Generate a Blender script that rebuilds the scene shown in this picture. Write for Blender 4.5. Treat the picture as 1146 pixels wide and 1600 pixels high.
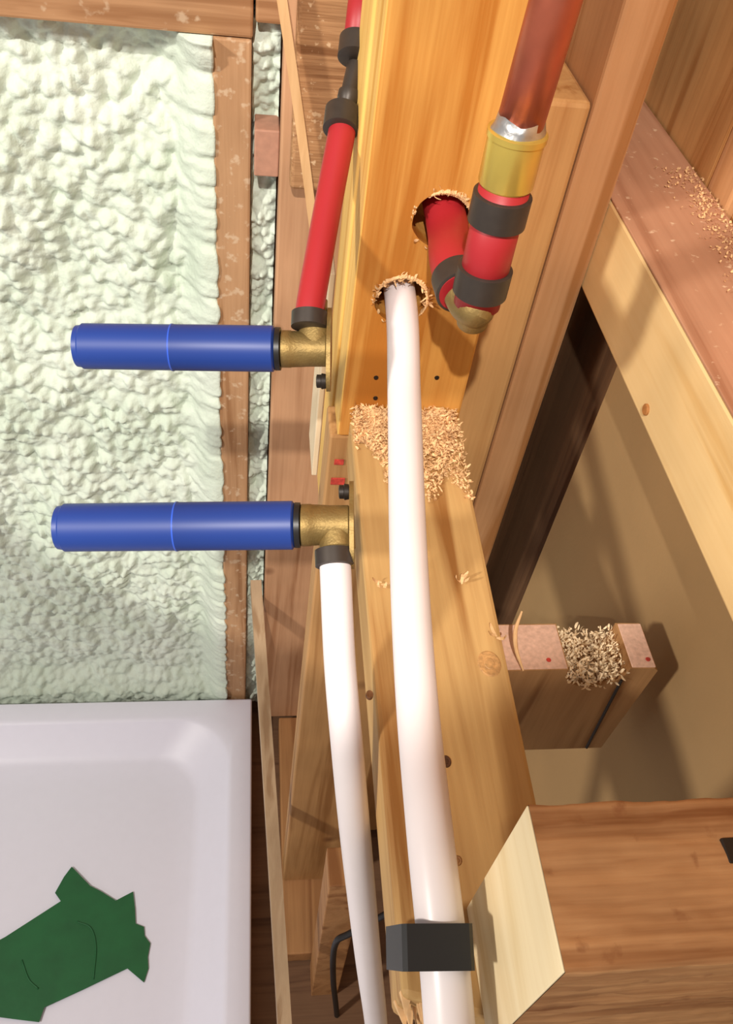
import bpy, bmesh, math, random
from mathutils import Vector, Matrix, noise
random.seed(7)
for o in list(bpy.data.objects): bpy.data.objects.remove(o)
SC = bpy.context.scene
COL = SC.collection
PI = math.pi
# ------------------------------------------------------------------ camera
CH = 1.52                                   # eye height above the subfloor
FP = 1330.919                               # focal length in pixels of a 1146x1600 frame
M = Matrix(((0.99026177, -0.00916909, 0.13891567),
            (-0.08659015, 0.74077127, 0.66615319),
            (0.10901276, 0.67169477, -0.73276351)))
def at(px, py, X=None, Y=None, Z=None, z=None):
    """surveyed point of the place: seen at (px, py), lying on a known plane or at a known depth"""
    r = M @ Vector((px-573, 800-py, FP))
    if z is not None: t = z/FP
    elif X is not None: t = X/r.x
    elif Y is not None: t = Y/r.y
    else: t = (Z-CH)/r.z
    return Vector((r.x*t, r.y*t, r.z*t+CH))
cam = bpy.data.cameras.new('camera'); cam.sensor_fit = 'VERTICAL'; cam.sensor_height = 24
cam.lens = FP/1600*24; cam.clip_start = 0.01
co = bpy.data.objects.new('camera', cam); COL.objects.link(co); SC.camera = co
R = M.copy()
for i in range(3): R[i][2] = -M[i][2]
co.matrix_world = Matrix.Translation((0, 0, CH)) @ R.to_4x4()
# ------------------------------------------------------------------ light
W = bpy.data.worlds.new('world'); SC.world = W; W.use_nodes = True
W.node_tree.nodes['Background'].inputs[0].default_value = (0.97, 0.94, 0.93, 1)
W.node_tree.nodes['Background'].inputs[1].default_value = 0.42
def area(name, loc, target, size, power, color):
    l = bpy.data.lights.new(name, 'AREA'); l.size = size; l.energy = power; l.color = color; l.shape = 'DISK'
    o = bpy.data.objects.new(name, l); COL.objects.link(o); o.location = loc
    o.rotation_euler = (Vector(target)-Vector(loc)).to_track_quat('-Z', 'Y').to_euler()
    return o
area('work_lamp', (-1.52, -0.50, 2.22), (0.15, 0.45, 1.0), 0.16, 34, (1.0, 0.94, 0.85))
def spot(name, loc, aim, edge, size, power, color):
    l = bpy.data.lights.new(name, 'SPOT'); l.shadow_soft_size = size; l.energy = power; l.color = color; l.spot_blend = .06
    L, A, E = Vector(loc), Vector(aim), Vector(edge)
    l.spot_size = 2*(A-L).angle(E-L)
    o = bpy.data.objects.new(name, l); COL.objects.link(o); o.location = loc
    o.rotation_euler = (A-L).to_track_quat('-Z', 'Y').to_euler()
# added unseen spot; its cone edge stands in for a shadow across the blocking
spot('added_spot', (-0.28, -0.95, 2.75), (.05, .82, 1.25), at(745, 1112, Z=CH-.445), .02, 165, (1.0, 0.94, 0.86))
SC.view_settings.view_transform = 'Standard'; SC.view_settings.look = 'None'
SC.view_settings.exposure = 0.0; SC.view_settings.gamma = 1.0
SC.view_settings.use_curve_mapping = False
# ------------------------------------------------------------------ helpers
def tag(o, label=None, cat=None, group=None, kind=None):
    if label: o['label'] = label
    if cat: o['category'] = cat
    if group: o['group'] = group
    if kind: o['kind'] = kind
    return o
def empty(name, loc):
    o = bpy.data.objects.new(name, None); COL.objects.link(o); o.location = loc; o.empty_display_size = .02
    return o
def obj(name, bm, mat, parent=None, smooth=False):
    bmesh.ops.recalc_face_normals(bm, faces=bm.faces)
    me = bpy.data.meshes.new(name); bm.to_mesh(me); bm.free()
    if mat: me.materials.append(mat)
    for p in me.polygons: p.use_smooth = smooth
    o = bpy.data.objects.new(name, me); COL.objects.link(o)
    if parent:
        o.parent = parent
        o.matrix_parent_inverse = Matrix.Translation(parent.location).inverted()
    return o
def hexa(lo, hi, bm=None, bev=0.0025, yaw=0, pivot=None, segs=2):
    new = bmesh.new()
    vs = [new.verts.new((x, y, z)) for x in (lo[0], hi[0]) for y in (lo[1], hi[1]) for z in (lo[2], hi[2])]
    for f in ((0,1,3,2),(4,6,7,5),(0,4,5,1),(2,3,7,6),(0,2,6,4),(1,5,7,3)): new.faces.new([vs[i] for i in f])
    if bev: bmesh.ops.bevel(new, geom=list(new.edges), offset=bev, segments=segs, profile=.5, affect='EDGES')
    if yaw:
        bmesh.ops.rotate(new, verts=new.verts, cent=pivot, matrix=Matrix.Rotation(yaw, 3, 'Z'))
    return new
def hexa8(pts, bev=0.0015):
    """eight corners: four of one end, then the matching four of the other end"""
    b = bmesh.new(); v = [b.verts.new(p) for p in pts]
    for f in ((0,1,2,3),(7,6,5,4),(0,4,5,1),(1,5,6,2),(2,6,7,3),(3,7,4,0)): b.faces.new([v[i] for i in f])
    if bev: bmesh.ops.bevel(b, geom=list(b.edges), offset=bev, segments=2, profile=.5, affect='EDGES')
    return b
def smooth_path(pts, n=10):
    pts = [Vector(p) for p in pts]
    if len(pts) < 3: return pts
    P = [2*pts[0]-pts[1]] + pts + [2*pts[-1]-pts[-2]]
    out = []
    for i in range(1, len(P)-2):
        for k in range(n):
            t = k/n
            out.append(0.5*((2*P[i]) + (P[i+1]-P[i-1])*t + (2*P[i-1]-5*P[i]+4*P[i+1]-P[i+2])*t*t + (3*P[i]-P[i-1]-3*P[i+1]+P[i+2])*t**3))
    out.append(pts[-1]); return out
def tube(path, r, seg=32, bm=None, cap=True, radii=None):
    b = bm or bmesh.new(); rings = []
    d0 = (path[1]-path[0]).normalized()
    u = d0.orthogonal().normalized()
    for i, p in enumerate(path):
        d = (path[min(i+1, len(path)-1)]-path[max(i-1, 0)]).normalized()
        u = (u-d*u.dot(d)).normalized(); w = d.cross(u)
        rr = radii[i] if radii else r
        rings.append([b.verts.new(p+(u*math.cos(a)+w*math.sin(a))*rr) for a in [2*PI*k/seg for k in range(seg)]])
    for a, c in zip(rings, rings[1:]):
        for k in range(seg): b.faces.new((a[k], a[(k+1)%seg], c[(k+1)%seg], c[k]))
    if cap:
        b.faces.new(rings[0][::-1]); b.faces.new(rings[-1])
    return b
def lathe(a, d, prof, seg=40, bm=None):
    """profile of (distance along d, radius) turned about the axis through a"""
    a = Vector(a); d = Vector(d).normalized(); b = bm or bmesh.new()
    u = d.orthogonal().normalized(); w = d.cross(u); rings = []
    for s, r in prof:
        rings.append([b.verts.new(a+d*s+(u*math.cos(t)+w*math.sin(t))*max(r, 1e-5)) for t in [2*PI*k/seg for k in range(seg)]])
    for p, q in zip(rings, rings[1:]):
        for k in range(seg): b.faces.new((p[k], p[(k+1)%seg], q[(k+1)%seg], q[k]))
    b.faces.new(rings[0][::-1]); b.faces.new(rings[-1])
    return b
def sharpen(o, ang=35):
    me = o.data
    b = bmesh.new(); b.from_mesh(me)
    for e in b.edges:
        if len(e.link_faces) == 2 and e.calc_face_angle(0) > math.radians(ang): e.smooth = False
    b.to_mesh(me); b.free(); return o
def sobj(name, bm, mat, parent=None, ang=35): return sharpen(obj(name, bm, mat, parent, True), ang)
def boolean_cut(o, cutters):
    for c in cutters:
        m = o.modifiers.new('cut', 'BOOLEAN'); m.operation = 'DIFFERENCE'; m.solver = 'EXACT'; m.object = c
    bpy.context.view_layer.update()
    dg = bpy.context.evaluated_depsgraph_get()
    me = bpy.data.meshes.new_from_object(o.evaluated_get(dg))
    o.modifiers.clear(); o.data = me
    for c in cutters: bpy.data.objects.remove(c)
# ------------------------------------------------------------------ materials
def srgb(r, g, b):
    f = lambda c: (c/255/12.92) if c <= 10 else ((c/255+.055)/1.055)**2.4
    return (f(r), f(g), f(b), 1)
def base_mat(name, rough=.5, metal=0, spec=.5):
    m = bpy.data.materials.new(name); m.use_nodes = True; n = m.node_tree.nodes; l = m.node_tree.links
    p = n['Principled BSDF']; p.inputs['Roughness'].default_value = rough; p.inputs['Metallic'].default_value = metal
    p.inputs['Specular IOR Level'].default_value = spec
    return m, n, l, p
def ramp(n, stops):
    r = n.new('ShaderNodeValToRGB'); e = r.color_ramp.elements
    e[0].position, e[0].color = stops[0]; e[1].position, e[1].color = stops[-1]
    for pos, c in stops[1:-1]:
        k = e.new(pos); k.color = c
    return r
def wood(name, light, dark, axis='Z', scale=1.0, rough=.62, knots=0.0, fuzz=.25, offset=(0,0,0), grey=None, dirt=None):
    m, n, l, p = base_mat(name, rough, 0, .3)
    tc = n.new('ShaderNodeTexCoord'); mp = n.new('ShaderNodeMapping')
    s = [40*scale]*3; s['XYZ'.index(axis)] = 2.2*scale
    mp.inputs['Scale'].default_value = s; mp.inputs['Location'].default_value = offset
    l.new(tc.outputs['Object'], mp.inputs['Vector'])
    g = n.new('ShaderNodeTexNoise'); g.inputs['Scale'].default_value = 1.0; g.inputs['Detail'].default_value = 4
    g.inputs['Distortion'].default_value = .8; l.new(mp.outputs[0], g.inputs['Vector'])
    w = n.new('ShaderNodeMath'); w.operation = 'MULTIPLY'; w.inputs[1].default_value = 16; l.new(g.outputs['Fac'], w.inputs[0])
    si = n.new('ShaderNodeMath'); si.operation = 'SINE'; l.new(w.outputs[0], si.inputs[0])
    f = n.new('ShaderNodeTexNoise'); mp2 = n.new('ShaderNodeMapping'); s2 = [420*scale]*3; s2['XYZ'.index(axis)] = 14*scale
    mp2.inputs['Scale'].default_value = s2; l.new(tc.outputs['Object'], mp2.inputs['Vector']); l.new(mp2.outputs[0], f.inputs['Vector'])
    f.inputs['Scale'].default_value = 1; f.inputs['Detail'].default_value = 3
    a = n.new('ShaderNodeMath'); a.operation = 'MULTIPLY_ADD'; a.inputs[1].default_value = .16; l.new(si.outputs[0], a.inputs[0]); l.new(g.outputs['Fac'], a.inputs[2])
    b = n.new('ShaderNodeMath'); b.operation = 'MULTIPLY_ADD'; b.inputs[1].default_value = fuzz; b.inputs[2].default_value = -fuzz/2
    l.new(f.outputs['Fac'], b.inputs[0])
    c = n.new('ShaderNodeMath'); c.operation = 'ADD'; l.new(a.outputs[0], c.inputs[0]); l.new(b.outputs[0], c.inputs[1])
    r = ramp(n, [(.22, dark), (.78, light)]); l.new(c.outputs[0], r.inputs[0])
    col = r.outputs[0]
    # large soft tone differences across the board
    big = n.new('ShaderNodeTexNoise'); big.inputs['Scale'].default_value = 9; big.inputs['Detail'].default_value = 2
    l.new(tc.outputs['Object'], big.inputs['Vector'])
    mr = n.new('ShaderNodeMapRange'); mr.inputs[1].default_value = .3; mr.inputs[2].default_value = .7; mr.inputs[3].default_value = .86; mr.inputs[4].default_value = 1.1
    l.new(big.outputs['Fac'], mr.inputs[0])
    mu = n.new('ShaderNodeMix'); mu.data_type = 'RGBA'; mu.blend_type = 'MULTIPLY'; mu.inputs[0].default_value = 1
    l.new(col, mu.inputs[6]); l.new(mr.outputs[0], mu.inputs[7]); col = mu.outputs[2]
    if knots:
        vo = n.new('ShaderNodeTexVoronoi'); vo.inputs['Scale'].default_value = 11; vo.voronoi_dimensions = '3D'
        l.new(tc.outputs['Object'], vo.inputs['Vector'])
        kr = n.new('ShaderNodeMapRange'); kr.inputs[1].default_value = .05*knots; kr.inputs[2].default_value = .16*knots
        kr.inputs[3].default_value = .75; kr.inputs[4].default_value = 0; l.new(vo.outputs['Distance'], kr.inputs[0])
        km = n.new('ShaderNodeMix'); km.data_type = 'RGBA'; l.new(kr.outputs[0], km.inputs[0]); l.new(col, km.inputs[6])
        km.inputs[7].default_value = srgb(96, 52, 26); col = km.outputs[2]
    if dirt:
        dn = n.new('ShaderNodeTexNoise'); dn.inputs['Scale'].default_value = dirt[0]; dn.inputs['Detail'].default_value = 5
        l.new(tc.outputs['Object'], dn.inputs['Vector'])
        dr = n.new('ShaderNodeMapRange'); dr.inputs[1].default_value = dirt[1]; dr.inputs[2].default_value = dirt[1]+.08
        dr.inputs[3].default_value = 0; dr.inputs[4].default_value = dirt[3]; l.new(dn.outputs['Fac'], dr.inputs[0])
        dm = n.new('ShaderNodeMix'); dm.data_type = 'RGBA'; l.new(dr.outputs[0], dm.inputs[0]); l.new(col, dm.inputs[6])
        dm.inputs[7].default_value = dirt[2]; col = dm.outputs[2]
    l.new(col, p.inputs['Base Color'])
    bu = n.new('ShaderNodeBump'); bu.inputs['Strength'].default_value = .35; bu.inputs['Distance'].default_value = .0012
    l.new(c.outputs[0], bu.inputs['Height']); l.new(bu.outputs[0], p.inputs['Normal'])
    return m
def plain(name, col, rough=.5, metal=0, spec=.5, vary=.0, vscale=60, bump=0, bscale=200):
    m, n, l, p = base_mat(name, rough, metal, spec)
    p.inputs['Base Color'].default_value = col
    tc = n.new('ShaderNodeTexCoord')
    t = n.new('ShaderNodeTexNoise'); t.inputs['Scale'].default_value = vscale; t.inputs['Detail'].default_value = 4
    l.new(tc.outputs['Object'], t.inputs['Vector'])
    mr = n.new('ShaderNodeMapRange'); mr.inputs[1].default_value = .3; mr.inputs[2].default_value = .7
    mr.inputs[3].default_value = 1-vary; mr.inputs[4].default_value = 1+vary*.4; l.new(t.outputs['Fac'], mr.inputs[0])
    mu = n.new('ShaderNodeMix'); mu.data_type = 'RGBA'; mu.blend_type = 'MULTIPLY'; mu.inputs[0].default_value = 1
    mu.inputs[6].default_value = col; l.new(mr.outputs[0], mu.inputs[7]); l.new(mu.outputs[2], p.inputs['Base Color'])
    if bump:
        t2 = n.new('ShaderNodeTexNoise'); t2.inputs['Scale'].default_value = bscale; t2.inputs['Detail'].default_value = 4
        l.new(tc.outputs['Object'], t2.inputs['Vector'])
        bu = n.new('ShaderNodeBump'); bu.inputs['Strength'].default_value = bump; bu.inputs['Distance'].default_value = .001
        l.new(t2.outputs['Fac'], bu.inputs['Height']); l.new(bu.outputs[0], p.inputs['Normal'])
    return m
M_STUD = wood('amber_pine', srgb(216, 158, 80), srgb(180, 112, 40), 'Z', .9, fuzz=.35)
M_BLOCK = wood('pale_pine', srgb(204, 166, 108), srgb(148, 100, 50), 'Y', .8, knots=1.3)
M_END = wood('brown_pine', srgb(204, 158, 120), srgb(166, 118, 82), 'Z', .9, knots=.9)
M_WALLSTUD = wood('dusty_pine', srgb(198, 156, 116), srgb(154, 110, 72), 'Z', 1.1, dirt=(90, .58, srgb(214, 190, 160), .6))
M_WALLPLATE = wood('dusty_plate_pine', srgb(190, 146, 106), srgb(148, 104, 68), 'X', 1.1, dirt=(60, .6, srgb(212, 188, 158), .5))
M_POST = wood('honey_pine', srgb(214, 166, 108), srgb(178, 124, 70), 'Z', .9)
M_POST2 = wood('rosy_pine', srgb(206, 156, 110), srgb(168, 114, 66), 'Z', .7)
M_RAIL = wood('yellow_pine', srgb(240, 208, 150), srgb(218, 174, 108), 'Y', .6, fuzz=.2)
M_RAILTOP = wood('worn_pine', srgb(198, 148, 116), srgb(160, 108, 78), 'Y', .6, dirt=(120, .64, srgb(232, 202, 168), .7))
M_NEAR = wood('sawn_fir', srgb(196, 146, 98), srgb(134, 84, 46), 'X', .8, fuzz=.6, knots=.7, dirt=(70, .62, srgb(130, 78, 44), .6))
M_NEAREND = wood('cream_fir', srgb(244, 226, 186), srgb(222, 196, 146), 'Y', .8, fuzz=.2)
M_CREAM = wood('cream_pine', srgb(232, 214, 184), srgb(204, 178, 142), 'Z', 1, fuzz=.2)
M_LATH = wood('lath_pine', srgb(224, 182, 132), srgb(196, 150, 100), 'Z', 1, fuzz=.2)
M_LATHG = wood('grey_lath_pine', srgb(196, 168, 136), srgb(160, 128, 96), 'Y', 1, fuzz=.2)
M_CHUNK = wood('offcut_pine', srgb(176, 134, 88), srgb(132, 90, 50), 'Z', 1)
M_CHUNKTOP = plain('pink_end_grain', srgb(216, 176, 152), .8, vary=.2, vscale=300, bump=.4)
M_PLATE = wood('plate_pine', srgb(190, 140, 92), srgb(140, 92, 54), 'Y', .7, knots=1.0)
M_YEL = wood('yellow_edge_pine', srgb(238, 196, 112), srgb(212, 158, 74), 'Z', 1, fuzz=.2)
M_SHADE = wood('painted_shade_pine', srgb(112, 82, 56), srgb(78, 54, 36), 'Z', .8)  # dark brown stands in for the shadow band beyond the tan wall
M_LOWER = wood('lower_stud_pine', srgb(196, 150, 98), srgb(152, 106, 60), 'Z', .8, knots=1.0)  # browner tone carries painted shade below the blocking besides the wood's own colour
M_OSB = wood('rough_board', srgb(182, 138, 96), srgb(128, 86, 52), 'X', 1.6, fuzz=.8, dirt=(160, .62, srgb(222, 190, 150), .8))
M_SHIM = plain('rosy_shim', srgb(184, 136, 112), .7, vary=.12, vscale=150)
M_PANEL = plain('tan_board_paper', srgb(160, 128, 84), .85, vary=.12, vscale=7, bump=.15, bscale=300)
M_SUB = wood('subfloor', srgb(130, 96, 70), srgb(90, 62, 44), 'X', .8)
M_CHIP = plain('shaving', srgb(236, 192, 138), .75, vary=.3, vscale=90)
M_CHIPPALE = plain('pale_shaving', srgb(248, 224, 184), .75, vary=.25, vscale=90)
M_RED = plain('red_pex', srgb(168, 36, 42), .45, vary=.06, vscale=20)
M_WHITE = plain('white_pex', srgb(232, 222, 222), .35, vary=.02)
M_RING = plain('crimp_ring', srgb(66, 58, 52), .42, .35, vary=.15, vscale=120)
M_BLACK = plain('black_plastic', srgb(28, 26, 25), .4, vary=.1)
M_BLUE = plain('blue_plastic', srgb(30, 60, 138), .42, vary=.06, vscale=12)
M_BRASS = plain('cast_brass', srgb(150, 124, 74), .5, .65, vary=.2, vscale=90, bump=.25, bscale=700)
M_BRASS2 = plain('bright_brass', srgb(226, 196, 96), .3, .7, vary=.08, vscale=60)
M_COPPER = plain('copper', srgb(192, 104, 78), .38, .75, vary=.2, vscale=40)
M_SOLDER = plain('solder', srgb(200, 198, 196), .3, .9, vary=.1, bump=.4, bscale=200)
M_PAN = plain('white_acrylic', srgb(238, 235, 250), .42, vary=.01)
M_TAPE = plain('green_tape', srgb(24, 96, 50), .55, vary=.15, vscale=30, bump=.3, bscale=60)
M_DARK = plain('dark_steel', srgb(44, 36, 30), .5, .4)
M_MARK = plain('red_lumber_crayon', srgb(196, 62, 48), .8, vary=.4, vscale=300)
M_HOSE = plain('black_hose', srgb(24, 22, 22), .5)
def foam_mat():
    m, n, l, p = base_mat('spray_foam', .75, 0, .3)
    tc = n.new('ShaderNodeTexCoord')
    t = n.new('ShaderNodeTexNoise'); t.inputs['Scale'].default_value = 9; t.inputs['Detail'].default_value = 3
    l.new(tc.outputs['Object'], t.inputs['Vector'])
    r = ramp(n, [(.3, srgb(204, 216, 198)), (.7, srgb(220, 228, 214))]); l.new(t.outputs['Fac'], r.inputs[0])
    l.new(r.outputs[0], p.inputs['Base Color'])
    t2 = n.new('ShaderNodeTexNoise'); t2.inputs['Scale'].default_value = 170; t2.inputs['Detail'].default_value = 5
    l.new(tc.outputs['Object'], t2.inputs['Vector'])
    bu = n.new('ShaderNodeBump'); bu.inputs['Strength'].default_value = .5; bu.inputs['Distance'].default_value = .003
    l.new(t2.outputs['Fac'], bu.inputs['Height']); l.new(bu.outputs[0], p.inputs['Normal'])
    return m
M_FOAM = foam_mat()
# ------------------------------------------------------------------ setting
YF = 0.85                                                   # front of the outer wall's studs
o = obj('floor', hexa((-1.3, -.6, -.03), (2.2, 1.0, 0), bev=0), M_SUB); tag(o, kind='structure')
o = obj('wall_far', hexa((-1.3, .945, 0), (2.2, .97, 2.4), bev=0), M_OSB); tag(o, kind='structure')
# tan board wall to the right of the framing
PX = 0.300
o = obj('wall_right', hexa((PX, -.35, 0), (PX+.012, .537, CH-.3805), bev=0), M_PANEL); tag(o, kind='structure')
# ------------------------------------------------------------------ outer wall: foam, studs, plate
def foam_sheet(x0, x1, z0, z1, nx, nz, yfun, back):
    b = bmesh.new(); g = []
    for i in range(nx+1):
        col = []
        for k in range(nz+1):
            x = x0+(x1-x0)*i/nx; z = z0+(z1-z0)*k/nz
            dx, y, dz = yfun(x, z); col.append(b.verts.new((x+dx, y, z+dz)))
        g.append(col)
    for i in range(nx):
        for k in range(nz): b.faces.new((g[i][k], g[i+1][k], g[i+1][k+1], g[i][k+1]))
    # closed back
    rim = [g[i][0] for i in range(nx+1)]+[g[nx][k] for k in range(1, nz+1)]+[g[i][nz] for i in range(nx-1, -1, -1)]+[g[0][k] for k in range(nz-1, 0, -1)]
    bk = [b.verts.new((v.co.x, back, v.co.z)) for v in rim]
    for a in range(len(rim)):
        c = (a+1) % len(rim); b.faces.new((rim[a], rim[c], bk[c], bk[a]))
    b.faces.new(bk)
    return b
def lumps(x, z, s, sx=1.0):
    d, p = noise.voronoi(Vector((x*s*sx, z*s, 3.1)))
    return 1-min(1, d[0])
SL, SRT = -0.0365, 0.0005                                   # outer wall stud, left and right side
ZTOP = at(150, 42, Y=YF).z
def big_foam(x, z):
    wx = noise.noise(Vector((x*22, z*22, 1)))*.010; wz = noise.noise(Vector((x*22, z*22, 9)))*.010
    y0b = .026*max(0, min(1, (.10-z)/.05))
    h = lumps(x+wx, z+wz, 48, 1.3)*.016 + lumps(x+wz, z+wx, 105)*.007 + noise.noise(Vector((x*13, z*6, 0)))*.018 + noise.noise(Vector((x*60, z*40, 7)))*.004
    low = max(0, min(1, (0.42-z)/.3))
    h *= (1-.35*low)
    e = (x-(SL-.050))/.050                                   # smooth shoulder against the stud
    e = max(0, min(1, e)); e = e*e*(3-2*e)
    rag = noise.noise(Vector((3.3, z*60, 5)))
    y = .898-h
    y = y*(1-e) + (YF+.004 - .008*math.sin(min(1, e)*PI) + noise.noise(Vector((x*30, z*12, 2)))*.003*(1-e) - .0068*max(0, min(1, 1.2+rag*3)))*e
    t = max(0, min(1, (z-(ZTOP-.03))/.03)); y = y-(.018*t)-y0b*(1-e)-.004*e*(z < .1)
    dx = e*(0.002+.0045*rag*(1 if z < 1.05 else .3))
    return dx, y, 0
o = obj('spray_foam', foam_sheet(-.80, SL-.0005, .001, ZTOP, 300, 460, big_foam, .94), M_FOAM, smooth=True)
tag(o, 'large lumpy pale green spray foam filling the wall bay left of the dusty stud', 'foam insulation')
def strip_foam(x, z):
    h = lumps(x, z, 110, .8)*.012 + lumps(x+.3, z, 45)*.010 + noise.noise(Vector((x*30, z*30, 4)))*.01
    return 0, .878-h, 0
o = obj('spray_foam', foam_sheet(SRT+.0005, .0275, .001, at(400, 40, Y=YF).z, 40, 520, strip_foam, .94), M_FOAM, smooth=True)
tag(o, 'narrow pitted strip of spray foam between the dusty stud and the brown corner stud', 'foam insulation')
o = obj('stud', hexa((SL, YF, .0005), (SRT, YF+.089, ZTOP)), M_WALLSTUD)
tag(o, 'dusty brown stud standing upright between the wide foam bay and the narrow foam strip', 'stud')
o = obj('top_plate', hexa((-1.2, YF, ZTOP+.001), (SRT+.001, YF+.09, ZTOP+.34)), M_WALLPLATE)
tag(o, 'brown horizontal board along the top edge above the wide foam bay', 'board')
zt2 = at(400, 40, Y=YF).z
o = obj('header_board', hexa((SRT+.003, YF, zt2+.002), (.034, YF+.09, zt2+.3)), M_WALLPLATE)
tag(o, 'short brown header board above the narrow foam strip', 'board')
# corner stud (wide face to the camera)
o = obj('corner_stud', hexa((.0285, .812, .041), (.168, .849, 2.1)), M_END)
tag(o, 'wide brown knotty corner stud behind the red riser, right of the narrow foam strip', 'stud')
# rough board standing in front of its upper part
ob = obj('rough_board', hexa((.038, .790, CH-.405), (.167, .8115, CH-.195), bev=.004), M_OSB)
tag(ob, 'rough sawdust-flecked board behind the red pipe at the upper left of the amber stud', 'board')
# small rosy shim
s = empty('shim_block', (.016, .84, at(415, 275, Y=.83).z))
a = at(397, 275, Y=.835); c = at(434, 205, Y=.835)
obj('block_body', hexa((a.x, .835, a.z), (.0283, .872, c.z), bev=.0015), M_SHIM, s)
tag(s, 'small rosy shim block wedged over the narrow foam strip beside the corner stud', 'wood block')
# ------------------------------------------------------------------ wall framing
SX0, SX1, SY0, SY1 = .0722, .1680, .505, .545
BT = CH-.445                                                # top of the blocking
stud = obj('stud', hexa((SX0, SY0, BT-.02), (SX1, SY1, 2.1), bev=.0022), M_STUD)
o = obj('stud', hexa((.0655, SY0+.001, .0405), (SX1, SY1-.001, BT-.0205), bev=.0022), M_LOWER)
tag(o, 'knotty lower stud, its brown partly painted shade, standing on the bottom plate below the amber stud', 'stud')
tag(stud, 'tall amber stud with two drilled pipe holes and the white pipe passing through it', 'stud')
def cutter(c, r, dirv):
    c = Vector(c); n = 40; b = bmesh.new(); d = Vector(dirv).normalized(); u = d.orthogonal().normalized(); w = d.cross(u)
    A = []; Bv = []
    for k in range(n):
        t = 2*PI*k/n; rr = r*(1+.035*noise.noise(Vector((math.cos(t)*3, math.sin(t)*3, r*90))))
        q = (u*math.cos(t)+w*math.sin(t))*rr
        A.append(b.verts.new(c-d*.08+q)); Bv.append(b.verts.new(c+d*.16+q))
    for k in range(n): b.faces.new((A[k], A[(k+1)%n], Bv[(k+1)%n], Bv[k]))
    b.faces.new(A[::-1]); b.faces.new(Bv)
    return obj('cutter', b, None)
HW = at(627, 470, Y=SY0); HR = at(690, 345, Y=SY0)
es = obj('edge_face', hexa((SX0-.0006, SY0+.0012, BT-.019), (SX0+.0006, SY1-.0012, 2.099), bev=0), M_YEL, stud); es['label'] = 'bright yellow narrow side of the stud'
c0 = at(492, 783, X=.0640)
o = obj('stud', hexa((.0695, SY1+.0005, BT-.165), (SX1, .603, 2.1), bev=.002), M_YEL)
tag(o, 'yellow stud doubled behind the amber stud, only its narrow side showing', 'stud')
back = o
boolean_cut(stud, [cutter(HW, .0185, (0, 1, 0)), cutter(HR, .0190, (0.0, 1, 0))])
boolean_cut(back, [cutter(HW, .0185, (0, 1, 0)), cutter(HR, .0190, (0.0, 1, 0))])
# blocking that comes towards the camera from the stud
f0 = at(556, 690, Z=BT); f1 = at(716, 652, Z=BT); n0 = at(628, 1540, Z=BT); n1 = at(888, 1540, Z=BT)
th = .040
b = bmesh.new()
def blk():
    fl, fr = Vector((.0800, SY0, BT)), Vector((.1665, SY0, BT))
    nl, nr = Vector((n0.x, n0.y-.004, BT)), Vector((.1595, n0.y-.03, BT))
    dz = Vector((0, 0, -th))
    return hexa8([fl, fr, fr+dz, fl+dz, nl, nr, nr+dz, nl+dz], .003)
o = obj('blocking', blk(), M_BLOCK)
tag(o, 'pale knotty horizontal blocking running from the amber stud towards the viewer under the white pipe', 'blocking')
bo = o
# splintered near end
spb = bmesh.new()
for k in range(16):
    x = n0.x+.0015+random.random()*.022; z = BT-.002-random.random()*.03
    L = .006+random.random()*.012; w = .0015+random.random()*.002
    y = n0.y-.001
    v = [spb.verts.new((x-w, y, z)), spb.verts.new((x+w, y, z)), spb.verts.new((x+w, y, z-.004)), spb.verts.new((x-w, y, z-.004)), spb.verts.new((x+random.uniform(-.002, .002), y-L, z-.002))]
    for q in ((0,1,4),(1,2,4),(2,3,4),(3,0,4)): spb.faces.new([v[i] for i in q])
    spb.faces.new((v[3], v[2], v[1], v[0]))
s = obj('splintered_end', spb, M_CHIP, bo); s['kind'] = 'stuff'
for (kx, ky, kr, kc) in ((765, 1037, .0075, (196, 148, 92)), (697, 1190, .0030, (84, 50, 26)), (578, 1085, .0022, (120, 78, 44)), (715, 1345, .0022, (150, 104, 58))):
    q = at(kx, ky, Z=BT)
    kb = lathe(q, (0, 0, 1), [(-.002, kr), (.0002, kr), (.0005, kr*.9), (.0003, kr*.45), (.0006, kr*.4)], 24)
    for v in kb.verts: v.co.y = q.y+(v.co.y-q.y)*1.25
    obj('knot', kb, plain('knot_tone', srgb(*kc), .6, vary=.35, vscale=350), bo)
# post of two studs behind
YP = .600
p1 = at(908, 160, Y=YP)
o = obj('post_stud', hexa((.196, YP, .0005), (.2395, YP+.089, p1.z), bev=.004), M_POST)
tag(o, 'shorter honey brown stud of the pair, its top ending behind the brass coupling', 'stud')
o = obj('post_stud', hexa((.2405, YP, .0005), (.2768, YP+.089, 2.2), bev=.003), M_POST2)
tag(o, 'taller honey brown stud of the pair, running up out of the frame beside the rail', 'stud')
# cripple behind, seen in the slot between copper pipe and tall stud
o = obj('backing_stud', hexa((.2, .76, .0005), (.262, .80, 2.2)), M_POST)
tag(o, 'tan backing stud in the slot between the copper pipe and the tall stud', 'stud')
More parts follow.
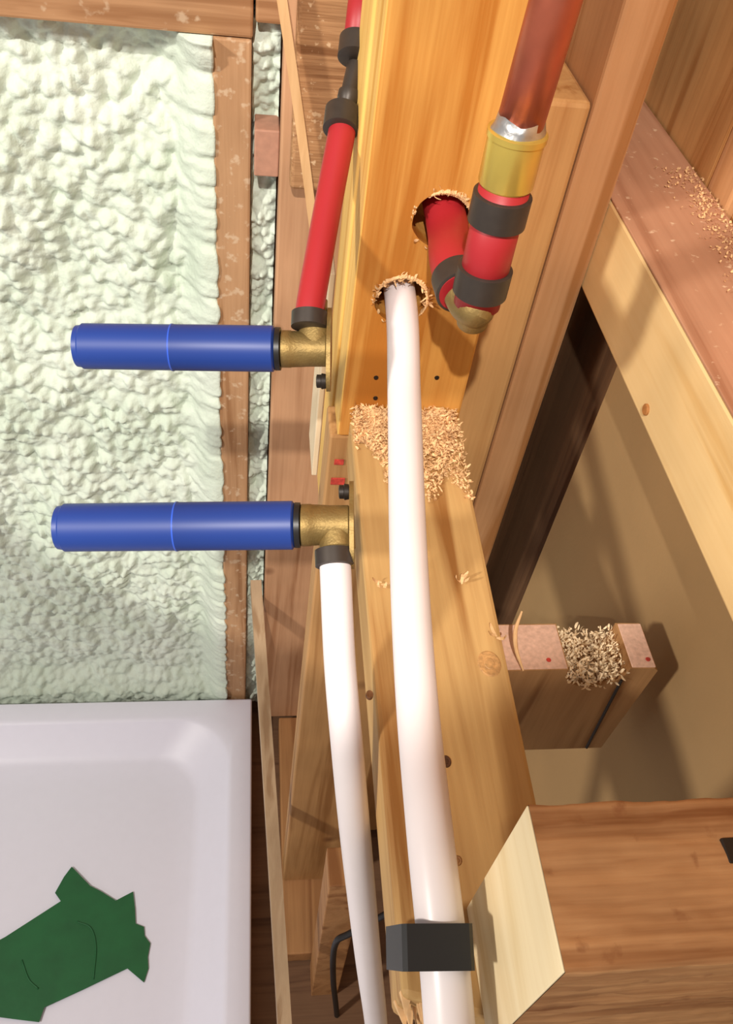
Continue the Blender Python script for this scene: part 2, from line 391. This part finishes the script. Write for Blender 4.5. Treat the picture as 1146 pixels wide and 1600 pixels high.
# horizontal rail on the right: two faces of different look
RZ0, RZ1 = CH-.3797, CH-.300
r = empty('rail', (.32, .3, RZ0))
tag(r, 'thick horizontal rail at right with a bright yellow side and a sawdust-strewn top', 'rail')
obj('side_board', hexa((.2771, -.05, RZ0), (.3225, .88, RZ1-.0012)), M_RAIL, r)['label'] = 'bright yellow pine side board with one knot'
obj('top_board', hexa((.2774, -.05, RZ1-.001), (.3668, .88, RZ1+.001), bev=.0006), M_RAILTOP, r)
obj('rear_board', hexa((.3230, -.05, RZ0), (.3668, .88, RZ1-.0012)), M_RAIL, r)
k = at(1010, 640, X=.2765)
kb = lathe(k, (-1, 0, 0), [(-.002, .0042), (.0008, .0042), (.0012, .0036)], 20)
obj('knot', kb, plain('knot_wood', srgb(170, 112, 58), .6, vary=.3, vscale=300), r)
# framing rising behind the rail
y0 = at(1103, 295, X=.3685).y
o = obj('rail_stud', hexa((.3685, y0+.0005, RZ0-.2), (.42, .93, 2.2)), M_POST)
o2 = obj('rail_stud', hexa((.3685, y0-.04, RZ0-.2), (.40, y0, 2.2)), M_POST2)
tag(o, 'olive brown stud face rising behind the far end of the rail', 'stud')
tag(o2, 'rosy brown upright stud at the right edge beyond the rail', 'stud')
o3 = obj('sheathing_board', hexa((.3750, -.2, RZ0-.2), (.387, y0-.0405, 2.2)), M_POST)
tag(o3, 'nearest brown board face in the upper right corner above the rail', 'board')
o = obj('shade_board', hexa((.312, .5385, .0005), (.362, .93, RZ0-.0005)), M_SHADE)  # added board; its dark colour is the cast shade, painted
tag(o, 'added dark brown board carrying painted shade between the tall post stud and the tan wall', 'stud')
# near block resting on the blocking
nb = empty('cut_block', (.2, .1, BT))
tag(nb, 'big rough-sawn block in the lower right corner with a bright cream cut end', 'wood block')
zt = CH-.321
def rough_block():
    b = bmesh.new()
    x0, x1, y0, y1, z0, z1 = .1125, .27, .0735, .1345, BT+.0005, zt
    nx, ny, nz = 60, 26, 40
    def grid(f, a, c, rev=False):
        g = [[b.verts.new(f(i/a, k/c)) for k in range(c+1)] for i in range(a+1)]
        for i in range(a):
            for k in range(c): b.faces.new((g[i][k], g[i+1][k], g[i+1][k+1], g[i][k+1]))
    def J(p, amp=1):
        q = Vector((p[0], p[1]*1, p[2]))
        n = noise.noise(Vector((p[0]*40, p[1]*240, p[2]*240)))*.0011+noise.noise(Vector((p[0]*150, p[1]*600, p[2]*600)))*.0005
        far = max(0, (x0+.004-p[0])/.004); n *= max(0, 1-far)
        return Vector((p[0], p[1]+n, p[2]+n))
    grid(lambda u, v: J((x0+(x1-x0)*u, y0+(y1-y0)*v, z1)), nx, ny)
    grid(lambda u, v: J((x0+(x1-x0)*u, y0, z0+(z1-z0)*v)), nx, nz)
    grid(lambda u, v: J((x0+(x1-x0)*u, y1, z0+(z1-z0)*v)), nx, nz)
    grid(lambda u, v: J((x0+(x1-x0)*u, y0+(y1-y0)*v, z0)), nx, ny)
    grid(lambda u, v: J((x1, y0+(y1-y0)*u, z0+(z1-z0)*v)), ny, nz)
    bmesh.ops.remove_doubles(b, verts=b.verts, dist=1e-6)
    return b
obj('block_body', rough_block(), M_NEAR, nb, True)
obj('cut_end', hexa((.1118, .0737, BT+.0005), (.1128, .1343, zt-.0003), bev=.0004), M_NEAREND, nb)['label'] = 'bright cream saw-cut end'
kn = at(1142, 1325, Z=zt)
obj('knot', hexa((kn.x-.003, kn.y-.006, zt-.002), (kn.x+.02, kn.y+.004, zt+.0008), bev=.0006), M_DARK, nb)['label'] = 'dark knot at the right edge'
# notched offcut between the blocking and the tan wall
ch = empty('notched_offcut', (.22, .3, CH-.585))
tag(ch, 'notched offcut with pink crayon-marked top, right of the pale blocking', 'wood block')
CT, CB = CH-.467, CH-.580
def notch():
    x0, x1, y0, y1 = .163, .2745, .2855, .322
    cx = .2205+.012; r = .0215
    pts = [(x0, CB), (x1-.004, CB), (x1, CT-.003), (x1-.003, CT)]
    for k in range(17):
        t = -.12+(PI+.24)*k/16
        pts.append((cx+r*math.cos(t), CT-.002-r*.95*math.sin(t)))
    pts += [(x0+.004, CT), (x0, CT-.004)]
    b = bmesh.new()
    A = [b.verts.new((x, y0, z)) for x, z in pts]; B = [b.verts.new((x, y1, z)) for x, z in pts]
    n = len(pts)
    for k in range(n): b.faces.new((A[k], A[(k+1)%n], B[(k+1)%n], B[k]))
    b.faces.new(A[::-1]); b.faces.new(B)
    return b
obj('offcut_body', notch(), M_CHUNK, ch)
obj('end_grain', hexa((.1665, .2862, CT-.0003), (.2105, .3212, CT+.0008), bev=.0004), M_CHUNKTOP, ch)['label'] = 'pink end grain left of the notch'
obj('end_grain', hexa((.2555, .2862, CT-.0003), (.2722, .3212, CT+.0008), bev=.0004), M_CHUNKTOP, ch)['label'] = 'pink end grain right of the notch'
for px, py in ((858, 1031), (1013, 1030)):
    q = at(px, py, Z=CT+.001)
    obj('crayon_dot', lathe(q, (0, 0, 1), [(-.0004, .0018), (.0004, .0014)], 10), M_MARK, ch)
g0 = at(972, 1062, Y=.2852); g1 = at(917, 1168, Y=.2852)
obj('saw_kerf', tube([g0, g1], .0011, 8), M_DARK, ch)['label'] = 'dark saw kerf down the front'
# bottom plate on the floor and the cream mounting board
o = obj('bottom_plate', hexa((.0640, .392, .0005), (.155, .811, .040)), M_PLATE)
tag(o, 'knotty bottom plate on the subfloor under the amber stud', 'plate')
c0 = at(492, 783, X=.0640)
o = obj('mounting_board', hexa((.0640, .6035, BT-.165), (.0695, .665, at(516, 440, X=.064).z), bev=.001), M_CREAM)
tag(o, 'cream mounting board behind the upper brass elbow, left of the amber stud', 'board')
# loose wedge board at the foot, right of the bottom plate
w0 = at(500, 1490, Z=.09); w1 = at(545, 1300, Z=.3)
o = obj('brace_board', hexa8([Vector((.108, .34, .0)), Vector((.150, .34, .0)), Vector((.150, .385, .0)), Vector((.108, .385, .0)),
                              Vector((.098, .34, .50)), Vector((.140, .34, .50)), Vector((.140, .385, .50)), Vector((.098, .385, .50))]), M_PLATE)
tag(o, 'short tan brace board standing at the near end of the bottom plate', 'board')
# leaning laths
def lath(name, A, B, width_vec, thick_vec, mat, bow=None, nseg=14):
    """thin board from A to B, bowed sideways"""
    b = bmesh.new(); rings = []
    w = Vector(width_vec)/2; t = Vector(thick_vec)/2
    for i in range(nseg+1):
        s = i/nseg; p = Vector(A).lerp(Vector(B), s)
        if bow: p += Vector(bow)*math.sin(PI*s)
        rings.append([b.verts.new(p+q) for q in (w+t, w-t, -w-t, -w+t)])
    for a, c in zip(rings, rings[1:]):
        for k in range(4): b.faces.new((a[k], a[(k+1)%4], c[(k+1)%4], c[k]))
    b.faces.new(rings[0][::-1]); b.faces.new(rings[-1])
    return obj(name, b, mat)
A = at(432, -60, Y=.775); B = at(498, 420, Y=.76)
o = lath('lath', A, B, (.0085, 0, 0), (0, .012, 0), M_LATH, bow=(.0015, 0, 0))
tag(o, 'thin pale lath slanting down behind the red riser in front of the rough board', 'lath')
A = at(400, 915, Y=.835); B = at(452, 1720, Z=.30)
o = lath('lath', A, B, (.017, 0, 0), (0, .010, .016), M_LATHG, bow=(.001, 0, 0))
tag(o, 'long grey-tan lath leaning along the right edge of the white shower pan', 'lath')
# ------------------------------------------------------------------ shower pan
pan = empty('shower_pan', (-.4, .4, 0))
tag(pan, 'white shower pan with raised rim and rounded basin corner on the floor at lower left', 'shower pan')
def make_pan():
    b = bmesh.new(); x0, x1, y0, y1 = -.95, .0125, -.45, .842; zt = CH-1.46
    cx, cy = (x0+x1)/2, (y0+y1)/2
    def ring(inset, z, rad, n=12):
        a0, a1, c0, c1 = x0+inset, x1-inset, y0+inset, y1-inset
        out = []
        for (X, Y, s) in ((a1-rad, c1-rad, 0), (a0+rad, c1-rad, 1), (a0+rad, c0+rad, 2), (a1-rad, c0+rad, 3)):
            for k in range(n+1):
                t = (s+k/n)*PI/2; out.append(b.verts.new((X+rad*math.cos(t), Y+rad*math.sin(t), z)))
        return out
    prof = [(0, .0, .002), (0, zt-.004, .002), (.0012, zt-.001, .003), (.004, zt, .004), (.034, zt, .050), (.040, zt-.0015, .085), (.044, zt-.005, .092),
            (.049, zt-.010, .095), (.088, zt-.038, .085), (.096, zt-.043, .080), (.105, zt-.0455, .076), (.14, zt-.0462, .07), (.40, zt-.050, .05)]
    rs = [ring(*p) for p in prof]
    for a, c in zip(rs, rs[1:]):
        n = len(a)
        for k in range(n): b.faces.new((a[k], a[(k+1)%n], c[(k+1)%n], c[k]))
    b.faces.new(rs[-1]); b.faces.new(rs[0][::-1])
    return b
po = sobj('basin', make_pan(), M_PAN, pan, 50)
zpf = CH-1.46-.0440
# green tape stuck over basin floor
tp = [(-60, 1500), (8, 1464), (95, 1408), (86, 1395), (100, 1370), (112, 1354), (141, 1384), (157, 1392), (181, 1407), (208, 1393), (211, 1420), (212, 1443), (225, 1448),
      (226, 1462), (235, 1474), (231, 1495), (232, 1513), (225, 1535), (199, 1513), (130, 1546), (69, 1574), (61, 1597), (20, 1592), (-10, 1588), (-80, 1620)]
b = bmesh.new(); vs = [b.verts.new(at(x, y, Z=zpf)) for x, y in tp]
f = b.faces.new(vs)
e = bmesh.ops.extrude_face_region(b, geom=[f])
for v in [v for v in e['geom'] if isinstance(v, bmesh.types.BMVert)]: v.co.z -= .0012
o = obj('tape', b, M_TAPE)
tag(o, 'torn green tape patch stuck on the floor of the white shower pan', 'tape')
def crease(pts):
    return tube(smooth_path([at(x, y, Z=zpf+.0004) for x, y in pts], 6), .0012, 8)
obj('crease', crease([(120, 1440), (142, 1450), (150, 1480), (146, 1530)]), M_TAPE, o, True)
obj('crease', crease([(34, 1500), (45, 1530), (60, 1545)]), M_TAPE, o, True)
# ------------------------------------------------------------------ pipes
def ring_on(pipe, a, d, r, L, mat=M_RING, name='crimp_ring', lip=.0022):
    return sobj(name, lathe(Vector(a)-Vector(d).normalized()*L/2, d, [(0, r+.0004), (0.0006, r+lip), (L-.0006, r+lip), (L, r+.0004)]), mat, pipe)
# main white pipe
RW = .0112
pa = Vector((HW.x+.0005, .62, HW.z+.002)); hw = Vector((HW.x, SY0, HW.z-.001))
path = smooth_path([Vector((HW.x, .80, HW.z+.012)), pa, hw, at(632, 620, z=.566), at(638, 850, z=.502), at(650, 1070, z=.452), at(672, 1300, z=.403), at(694, 1500, z=.378), at(706, 1640, z=.366), at(722, 1800, z=.35)], 12)
mp = obj('water_pipe', tube(path, RW, 40), M_WHITE, None, True)
tag(mp, 'thick white plastic pipe from the drilled amber stud down the middle over the pale blocking', 'pipe')
# black clip
q = at(676, 1480, z=.380); q2 = at(672, 1380, z=.392); dr = (q-q2).normalized()
side = Vector((1, 0, 0)); side = (side-dr*side.dot(dr)).normalized(); up = side.cross(dr).normalized()
if up.z < 0: up = -up
def clip():
    b = bmesh.new(); W2, H1, H0, L2 = .0158, .0145, -.034, .0092
    out = [(-W2, H0), (-W2, H1-.002), (-W2+.002, H1), (W2-.002, H1), (W2, H1-.002), (W2, -.006)]
    rr = RW+.0002
    inn = [(rr, -.006)]+[(rr*math.cos(t), rr*math.sin(t)) for t in [k*PI/12 for k in range(0, 13)]]+[(-rr, H0)]
    pts = out+inn
    A = [b.verts.new(q+side*x+up*z-dr*L2) for x, z in pts]; B = [b.verts.new(q+side*x+up*z+dr*L2) for x, z in pts]
    n = len(pts)
    for k in range(n): b.faces.new((A[k], A[(k+1)%n], B[(k+1)%n], B[k]))
    b.faces.new(A[::-1]); b.faces.new(B)
    bmesh.ops.bevel(b, geom=[e for e in b.edges if e.calc_face_angle(0) > 1.0], offset=.0008, segments=2, affect='EDGES')
    return b
o = obj('pipe_clip', clip(), M_BLACK)
tag(o, 'black plastic clip clasped around the thick white pipe at the bottom', 'clip')
# thin white pipe from the lower elbow
RT = .0092
LE = at(526, 820, z=.505)                    # lower elbow body centre
UE = at(492, 546, z=.535)                    # upper elbow body centre
tpth = smooth_path([at(523, 858, z=.498), at(525, 900, z=.494), at(531, 1030, z=.488), at(542, 1160, z=.484), at(557, 1320, z=.508), at(576, 1500, z=.60), at(588, 1600, z=.69), at(594, 1690, z=.80)], 12)
sp = empty('supply_pipe', tpth[0])
tag(sp, 'slimmer white plastic pipe hanging from the lower brass elbow with blue cap', 'pipe')
obj('pipe_tube', tube(tpth, RT, 36), M_WHITE, sp, True)
dd = (tpth[4]-tpth[0]).normalized()
ring_on(sp, at(523, 872, z=.4965), dd, RT, .0105)
# red riser from the upper elbow
RR = .0090
r0 = at(483, 512, z=.528)
rp = smooth_path([r0, at(485, 480, z=.53), at(497, 410, z=.538), at(515, 310, z=.55), at(533, 215, z=.558), at(536, 196, z=.56)], 10)
rs = empty('supply_pipe', r0)
tag(rs, 'red plastic pipe rising from the upper brass elbow up behind the amber stud', 'pipe')
obj('pipe_tube', tube(rp, RR, 36), M_RED, rs, True)
ring_on(rs, at(483.5, 500, z=.529), rp[3]-rp[0], RR, .0105)
ring_on(rs, at(534, 188, z=.5595), rp[-1]-rp[-5], RR+.0004, .0165)
q = at(538, 170, z=.562)
obj('pipe_mouth', tube([at(534, 178, z=.561), q], RR, 32), M_RED, rs, True)
# fitting between the two red pieces
cp = empty('coupling', at(545, 140, z=.57))
tag(cp, 'small grey metal coupling between the two red pipe lengths beside the amber stud', 'coupling')
a = at(541, 168, z=.562); c = at(556, 100, z=.565); dv = c-a
sobj('coupling_body', lathe(a, dv, [(0, .0052), (.004, .0062), (.006, .0072), (.0105, .0072), (.011, .0056), (.019, .0056), (dv.length-.004, .0056), (dv.length, .005)]), M_RING, cp)
ur = empty('supply_pipe', at(560, 60, z=.56))
tag(ur, 'upper red pipe end with dark ring at the top edge left of the amber stud', 'pipe')
u0 = at(555, 92, z=.563); u1 = at(574, -80, z=.575)
obj('pipe_tube', tube([u0, u1], RR, 32), M_RED, ur, True)
ring_on(ur, at(556.5, 76, z=.564), u1-u0, RR+.0004, .0150)
# ------------------------------------------------------------------ capped brass elbows
def elbow(base, port_dir, label, ear_sign, seamfrac=.5, capL=.148, Rc=.0152, ax=(-1, .08, -.105), K=1.0):
    e = empty('capped_elbow', base); tag(e, label, 'pipe fitting')
    ax = Vector(ax).normalized()                           # the stub points out of the wall
    bl = .0205
    # barrel and flange
    prof = [(-.0075, .0112), (-.0070, .0116), (.004, .0117), (.008, .0120), (bl-.006, .0123), (bl-.0055, .0126), (bl, .0126), (bl+.0005, .011)]
    prof = [(q, r*K) for q, r in prof]
    sobj('brass_body', lathe(base, ax, prof), M_BRASS, e)
    sobj('brass_port', lathe(base+Vector(port_dir).normalized()*.002, port_dir, [(0, .0106), (.0125, .0106), (.0135, .0098), (.0190, .0098), (.0193, .007), (.03, .007)]), M_BRASS, e)
    # flange with two ears, against the wall
    b = bmesh.new(); pts = []
    pd = Vector(port_dir).normalized(); tv = (pd - ax*pd.dot(ax)).normalized(); sv = ax.cross(tv)
    for k in range(48):
        t = 2*PI*k/48; rr = .0145+.0125*abs(math.cos(t))**6
        pts.append(tv*math.cos(t)*rr+sv*math.sin(t)*rr*1.0)
    F0 = base-ax*.0078; F1 = base-ax*.0104
    A = [b.verts.new(F0+p) for p in pts]; B = [b.verts.new(F1+p) for p in pts]
    for k in range(48): b.faces.new((A[k], A[(k+1)%48], B[(k+1)%48], B[k]))
    b.faces.new(A); b.faces.new(B[::-1])
    sobj('flange', b, M_BRASS, e)
    sc = F0-tv*.0205
    sobj('screw', lathe(sc, ax, [(0, .002), (.0003, .0046), (.003, .0050), (.0034, .0042), (.0060, .0042), (.0064, .0030)], 20), M_DARK, e)
    # blue cap
    c = base+ax*(bl+.0006)
    sobj('collar', lathe(c, ax, [(0, Rc*.85), (.0003, Rc*.93), (.0034, Rc*.94), (.0036, Rc*.85)]), M_BLACK, e)
    c2 = c+ax*.0034; s = capL*seamfrac
    prof = [(0, .0120), (.0004, Rc-.0014), (.0016, Rc), (s-.0012, Rc), (s-.0008, Rc+.0002), (s, Rc+.0002), (s+.0004, Rc-.0001), (capL-.004, Rc-.0002), (capL-.0030, Rc-.0012), (capL, Rc-.0016), (capL+.0002, Rc-.003)]
    sobj('blue_cap', lathe(c2, ax, prof, 64), M_BLUE, e)
    sobj('seam', lathe(c2+ax*(s-.0006), ax, [(0, Rc), (.0002, Rc+.00035), (.0010, Rc+.00035), (.0012, Rc)], 64), plain('blue_seam', srgb(52, 92, 205), .35), e)
    return e
elbow(UE, rp[2]-rp[0], 'upper brass elbow with long blue cap, fed by the red pipe', 1, .52, .1245, .0144, (-1, .097, -.10), .92)
elbow(LE, tpth[3]-tpth[0], 'lower brass elbow with long blue cap, feeding the slimmer white pipe', -1, .50, .1400, .0145, (-1, .078, -.115))
# ------------------------------------------------------------------ red assembly on the right
R1 = .0140
zc = .475
Vb = at(762, 405, z=zc)                                     # a point on the riser axis
vx, vy = Vb.x, Vb.y
def onax(py):                                               # height on the riser axis seen at row py
    lo, hi = Vb.z-.25, Vb.z+.35
    for _ in range(50):
        m = (lo+hi)/2; v = M.transposed() @ Vector((vx, vy, m-CH)); y = 800-FP*v.y/v.z
        if y > py: lo = m
        else: hi = m
    return lo
zb = onax(462); 
va = empty('riser', (vx, vy, zb))
tag(va, 'short red plastic riser with dark rings under the brass coupling', 'pipe')
obj('pipe_tube', tube([Vector((vx, vy, onax(474))), Vector((vx, vy, onax(288)))], R1-.0004, 40), M_RED, va, True)
def vring(py, L): return ring_on(va, (vx, vy, onax(py)), (0, 0, 1), R1, L, lip=.0018)
vring(437, .017); vring(325, .017)
# brass bottom of elbow and stub pipe from the hole
sb = empty('stub_pipe', HR)
tag(sb, 'red plastic stub coming out of the upper drilled hole and bending down to the riser', 'pipe')
hc = Vector((HR.x+.003, SY0+.035, HR.z+.006))
sp0 = Vector((HR.x+.0045, SY0-.005, HR.z-.004)); e1 = at(722, 458, z=.505)
sobj('pipe_tube', tube(smooth_path([hc, sp0, at(706, 408, z=.522), e1], 10), .0136, 40), M_RED, sb)
dvv = e1-at(706, 408, z=.522)
ring_on(sb, at(718, 444, z=.510), dvv, .0138, .016, lip=.0018)
el = empty('brass_elbow', (vx, vy-.0, zb-.02))
tag(el, 'aged brass elbow joining the red stub and red riser at their lowest point', 'pipe fitting')
b = tube(smooth_path([at(722, 458, z=.505), at(732, 476, z=.502), at(744, 482, z=.494), Vector((vx, vy, onax(474)))+Vector((0, 0, .002))], 8), .0112, 32)
ea = at(738, 508, z=.508); eb = at(744, 462, z=.490)
b = lathe(ea, eb-ea, [(0, .0080), (.0015, .0092), (.007, .0100), (.0075, .0108), (.018, .0114)], 32, b)
sobj('elbow_body', b, M_BRASS, el)
# bright brass coupling, solder, copper
z0, z1 = onax(290), onax(203)
bc = empty('brass_coupling', (vx, vy, z0))
tag(bc, 'shiny yellow brass coupling with soldered rim above the red riser', 'coupling')
Lb = z1-z0; RB = .0146
sobj('coupling_body', lathe((vx, vy, z0), (0, 0, 1), [(0, .0132), (.001, RB-.0004), (.002, RB), (Lb-.004, RB), (Lb-.0035, RB+.0008), (Lb-.0005, RB+.0008), (Lb, RB-.0002), (Lb, .0120), (Lb-.002, .0118)]), M_BRASS2, bc)
b = lathe((vx, vy, z1-.003), (0, 0, 1), [(0, .0136), (.003, .0134), (.006, .0125), (.010, .0121)], 40)
for v in b.verts:
    d = noise.noise(v.co*160)*.0014; v.co += Vector((v.co.x-vx, v.co.y-vy, 0)).normalized()*d; v.co.z += noise.noise(v.co*110+Vector((5, 5, 5)))*.003
obj('solder_rim', b, M_SOLDER, bc, True)
cpb = obj('copper_pipe', tube([Vector((vx, vy, z1-.001)), Vector((vx+.003, vy, z1+.06)), Vector((vx+.006, vy, z1+.45))], .0118, 40), M_COPPER, None, True)
tag(cpb, 'copper pipe rising out of the shiny brass coupling to the top edge', 'pipe')
# ------------------------------------------------------------------ nails, marks, hose
for i, (px, py) in enumerate(((588, 590), (683, 590), (587, 622))):
    q = at(px, py, Y=SY0)
    o = sobj('nail', lathe((q.x, q.y+.004, q.z), (0, -1, 0), [(0, .0010), (.0038, .0010), (.0040, .0019), (.0047, .0017)], 14), M_DARK)
    tag(o, ('dark nail head in the amber stud left of the thick white pipe', 'dark nail head in the amber stud right of the thick white pipe', 'dark nail head in the amber stud, lower of the two left of the white pipe')[i], 'nail', 'nails in the amber stud')
for px, py, w, h in ((530, 722, .004, .003), (528, 752, .006, .004)):
    q = at(px, py, Y=SY0)
    obj('crayon_mark', hexa((q.x-w, SY0-.0004, q.z-h), (q.x+w, SY0+.0004, q.z+h), bev=.0002), M_MARK, stud)
hp = smooth_path([at(610, 1425, Y=.325), at(548, 1458, Y=.325), at(524, 1476, Y=.325), at(521, 1530, Y=.32), at(527, 1590, Y=.31), at(535, 1700, Y=.29)], 8)
o = obj('hose', tube(hp, .0042, 16), M_HOSE, None, True)
tag(o, 'thin black hose bending down in the dark gap left of the slimmer white pipe', 'hose')
# ------------------------------------------------------------------ sawdust and shavings
def chip(b, p, L, w, curl, rot, thick=.0003):
    n = 4; prev = None
    for i in range(n+1):
        s = i/n; a = curl*s
        x = (math.sin(a)/curl if abs(curl) > .01 else s)*L; z = ((1-math.cos(a))/curl if abs(curl) > .01 else 0)*L
        ww = w*(1-.6*abs(2*s-1)**3)
        l = b.verts.new(p+rot @ Vector((x, -ww/2, z))); r = b.verts.new(p+rot @ Vector((x, ww/2, z)))
        if prev: b.faces.new((prev[0], prev[1], r, l))
        prev = (l, r)
def rrot(tilt=1.0):
    from mathutils import Euler
    return Euler((random.uniform(-1, 1)*tilt, random.uniform(-1, 1)*tilt, random.uniform(0, 2*PI))).to_matrix()
def pile(name, n, sampler, label=None, L=(.002, .0065), mat=M_CHIP, parent=None, tilt=1.0):
    b = bmesh.new()
    for _ in range(n):
        p = sampler()
        if p is None: continue
        chip(b, p, random.uniform(*L), random.uniform(.0006, .0020), random.uniform(.4, 3.2), rrot(tilt))
    o = obj(name, b, mat, parent); o['kind'] = 'stuff'
    if label: tag(o, label, 'wood shavings')
    return o
def on_block():
    x = random.uniform(.0815, .1640); v = random.random()**1.5
    lim = .060+.012*math.sin(x*200)-(.02 if x < .10 else 0)+(.016 if x > .13 else 0)
    y = SY0-.0015-v*lim
    hgt = .014*(1-v)**.8
    return Vector((x, y, BT+.0008+random.random()*hgt))
pile('sawdust', 3800, on_block, 'heap of curly sawdust on the pale blocking against the foot of the amber stud')
b = bmesh.new(); nx, ny = 24, 16; g = []
for i in range(nx+1):
    c = []
    for k in range(ny+1):
        x = .0835+.0795*i/nx; v = k/ny; y = SY0-.0008-v*(.036 if i > 8 else .028)
        c.append(b.verts.new((x, y, BT+.0003+max(0, .0115*(1-v)**1.1*(1+.5*noise.noise(Vector((x*120, y*120, 0))))*min(1, 8*min(i, nx-i)/nx)))))
    g.append(c)
for i in range(nx):
    for k in range(ny): b.faces.new((g[i][k], g[i+1][k], g[i+1][k+1], g[i][k+1]))
pm = obj('sawdust_core', b, M_CHIP, bpy.data.objects['sawdust'], True); pm['kind'] = 'stuff'
def rim(c, r):
    def f():
        t = random.uniform(-.2, PI+.2) if random.random() < .8 else random.uniform(0, 2*PI)
        return Vector((c.x+math.cos(t)*r*random.uniform(.94, 1.08), SY0-random.uniform(-.001, .002), c.z+math.sin(t)*r*random.uniform(.94, 1.08)))
    return f
pile('hole_fringe', 90, rim(HW, .0185), L=(.003, .007), parent=stud, tilt=1.5)
pile('hole_fringe', 34, rim(HR, .0192), L=(.003, .006), parent=stud, tilt=1.5)
def torn_rim(c, r, t0, t1, seed):
    b = bmesh.new(); n = 70; prev = None
    for k in range(n+1):
        t = t0+(t1-t0)*k/n; env = math.sin(PI*k/n)**.4
        nz = noise.noise(Vector((k*.9, seed, 0))); n2 = noise.noise(Vector((k*.45, seed+9, 0)))
        ri = r*(1-.10*env*(.5+nz)); ro = r*(1+(.10+.16*abs(n2))*env); out = SY0-.0002-(.0012+.0028*abs(nz))*env
        P = [Vector((c.x+math.cos(t)*ro, SY0+.0002, c.z+math.sin(t)*ro)), Vector((c.x+math.cos(t)*(ri+ro)/2, out, c.z+math.sin(t)*(ri+ro)/2)), Vector((c.x+math.cos(t)*ri, SY0-.0006, c.z+math.sin(t)*ri)), Vector((c.x+math.cos(t)*r*1.01, SY0+.004, c.z+math.sin(t)*r*1.01))]
        v = [b.verts.new(p) for p in P]
        if prev:
            for q in range(4): b.faces.new((prev[q], prev[(q+1)%4], v[(q+1)%4], v[q]))
        prev = v
    return obj('torn_rim', b, M_CHIP, stud)
torn_rim(HW, .0185, -.7, 2.9, 1)['label'] = 'pale torn wood fibres around the white pipe hole'
torn_rim(HR, .0190, .5, 2.1, 5)['label'] = 'pale torn wood fibres above the red pipe hole'
def in_notch():
    t = random.uniform(0, PI); r = .0205*random.random()**.35
    return Vector((.2325+r*math.cos(t), random.uniform(.284, .322), CT-.003-r*math.sin(t)*.95))
pile('shavings', 1100, in_notch, 'pale shavings filling the notch of the offcut', L=(.002, .006), mat=M_CHIPPALE)
def on_rail():
    return Vector((random.gauss(.356, .011), random.uniform(.40, .66), RZ1+.0015+random.random()*.001))
pile('sawdust', 900, lambda: (lambda p: p if .31 < p.x < .366 else None)(on_rail()), 'light sawdust scattered along the top of the right rail', L=(.0015, .004), tilt=.4)
loose = [((722, 912), BT+.001, 'small curled shaving on the pale blocking right of the white pipe'),
         ((600, 915), BT+.001, 'small flat shaving on the blocking left of the thick white pipe'),
         ((775, 996), BT+.001, 'bright curled shaving at the right edge of the pale blocking')]
for (px, py), z, lab in loose:
    q = at(px, py, Z=z); b = bmesh.new()
    for k in range(4): chip(b, q+Vector((random.uniform(-.003, .003), random.uniform(-.002, .002), k*.0006)), .010, .0022, random.uniform(1, 2.5), rrot(.3))
    tag(obj('wood_shaving', b, M_CHIP), lab, 'wood shaving', 'loose shavings')
# long splinter standing at the offcut
b = tube(smooth_path([at(816, 955, z=.545), at(806, 985, z=.545), at(807, 1015, z=.548), at(818, 1048, z=.55)], 6), .0017, 8, radii=[.0004+.0011*math.sin(PI*min(1, (k+1)/20)) for k in range(19)])
tag(obj('splinter', b, M_LATH), 'long curved pale splinter standing at the left end of the notched offcut', 'splinter')
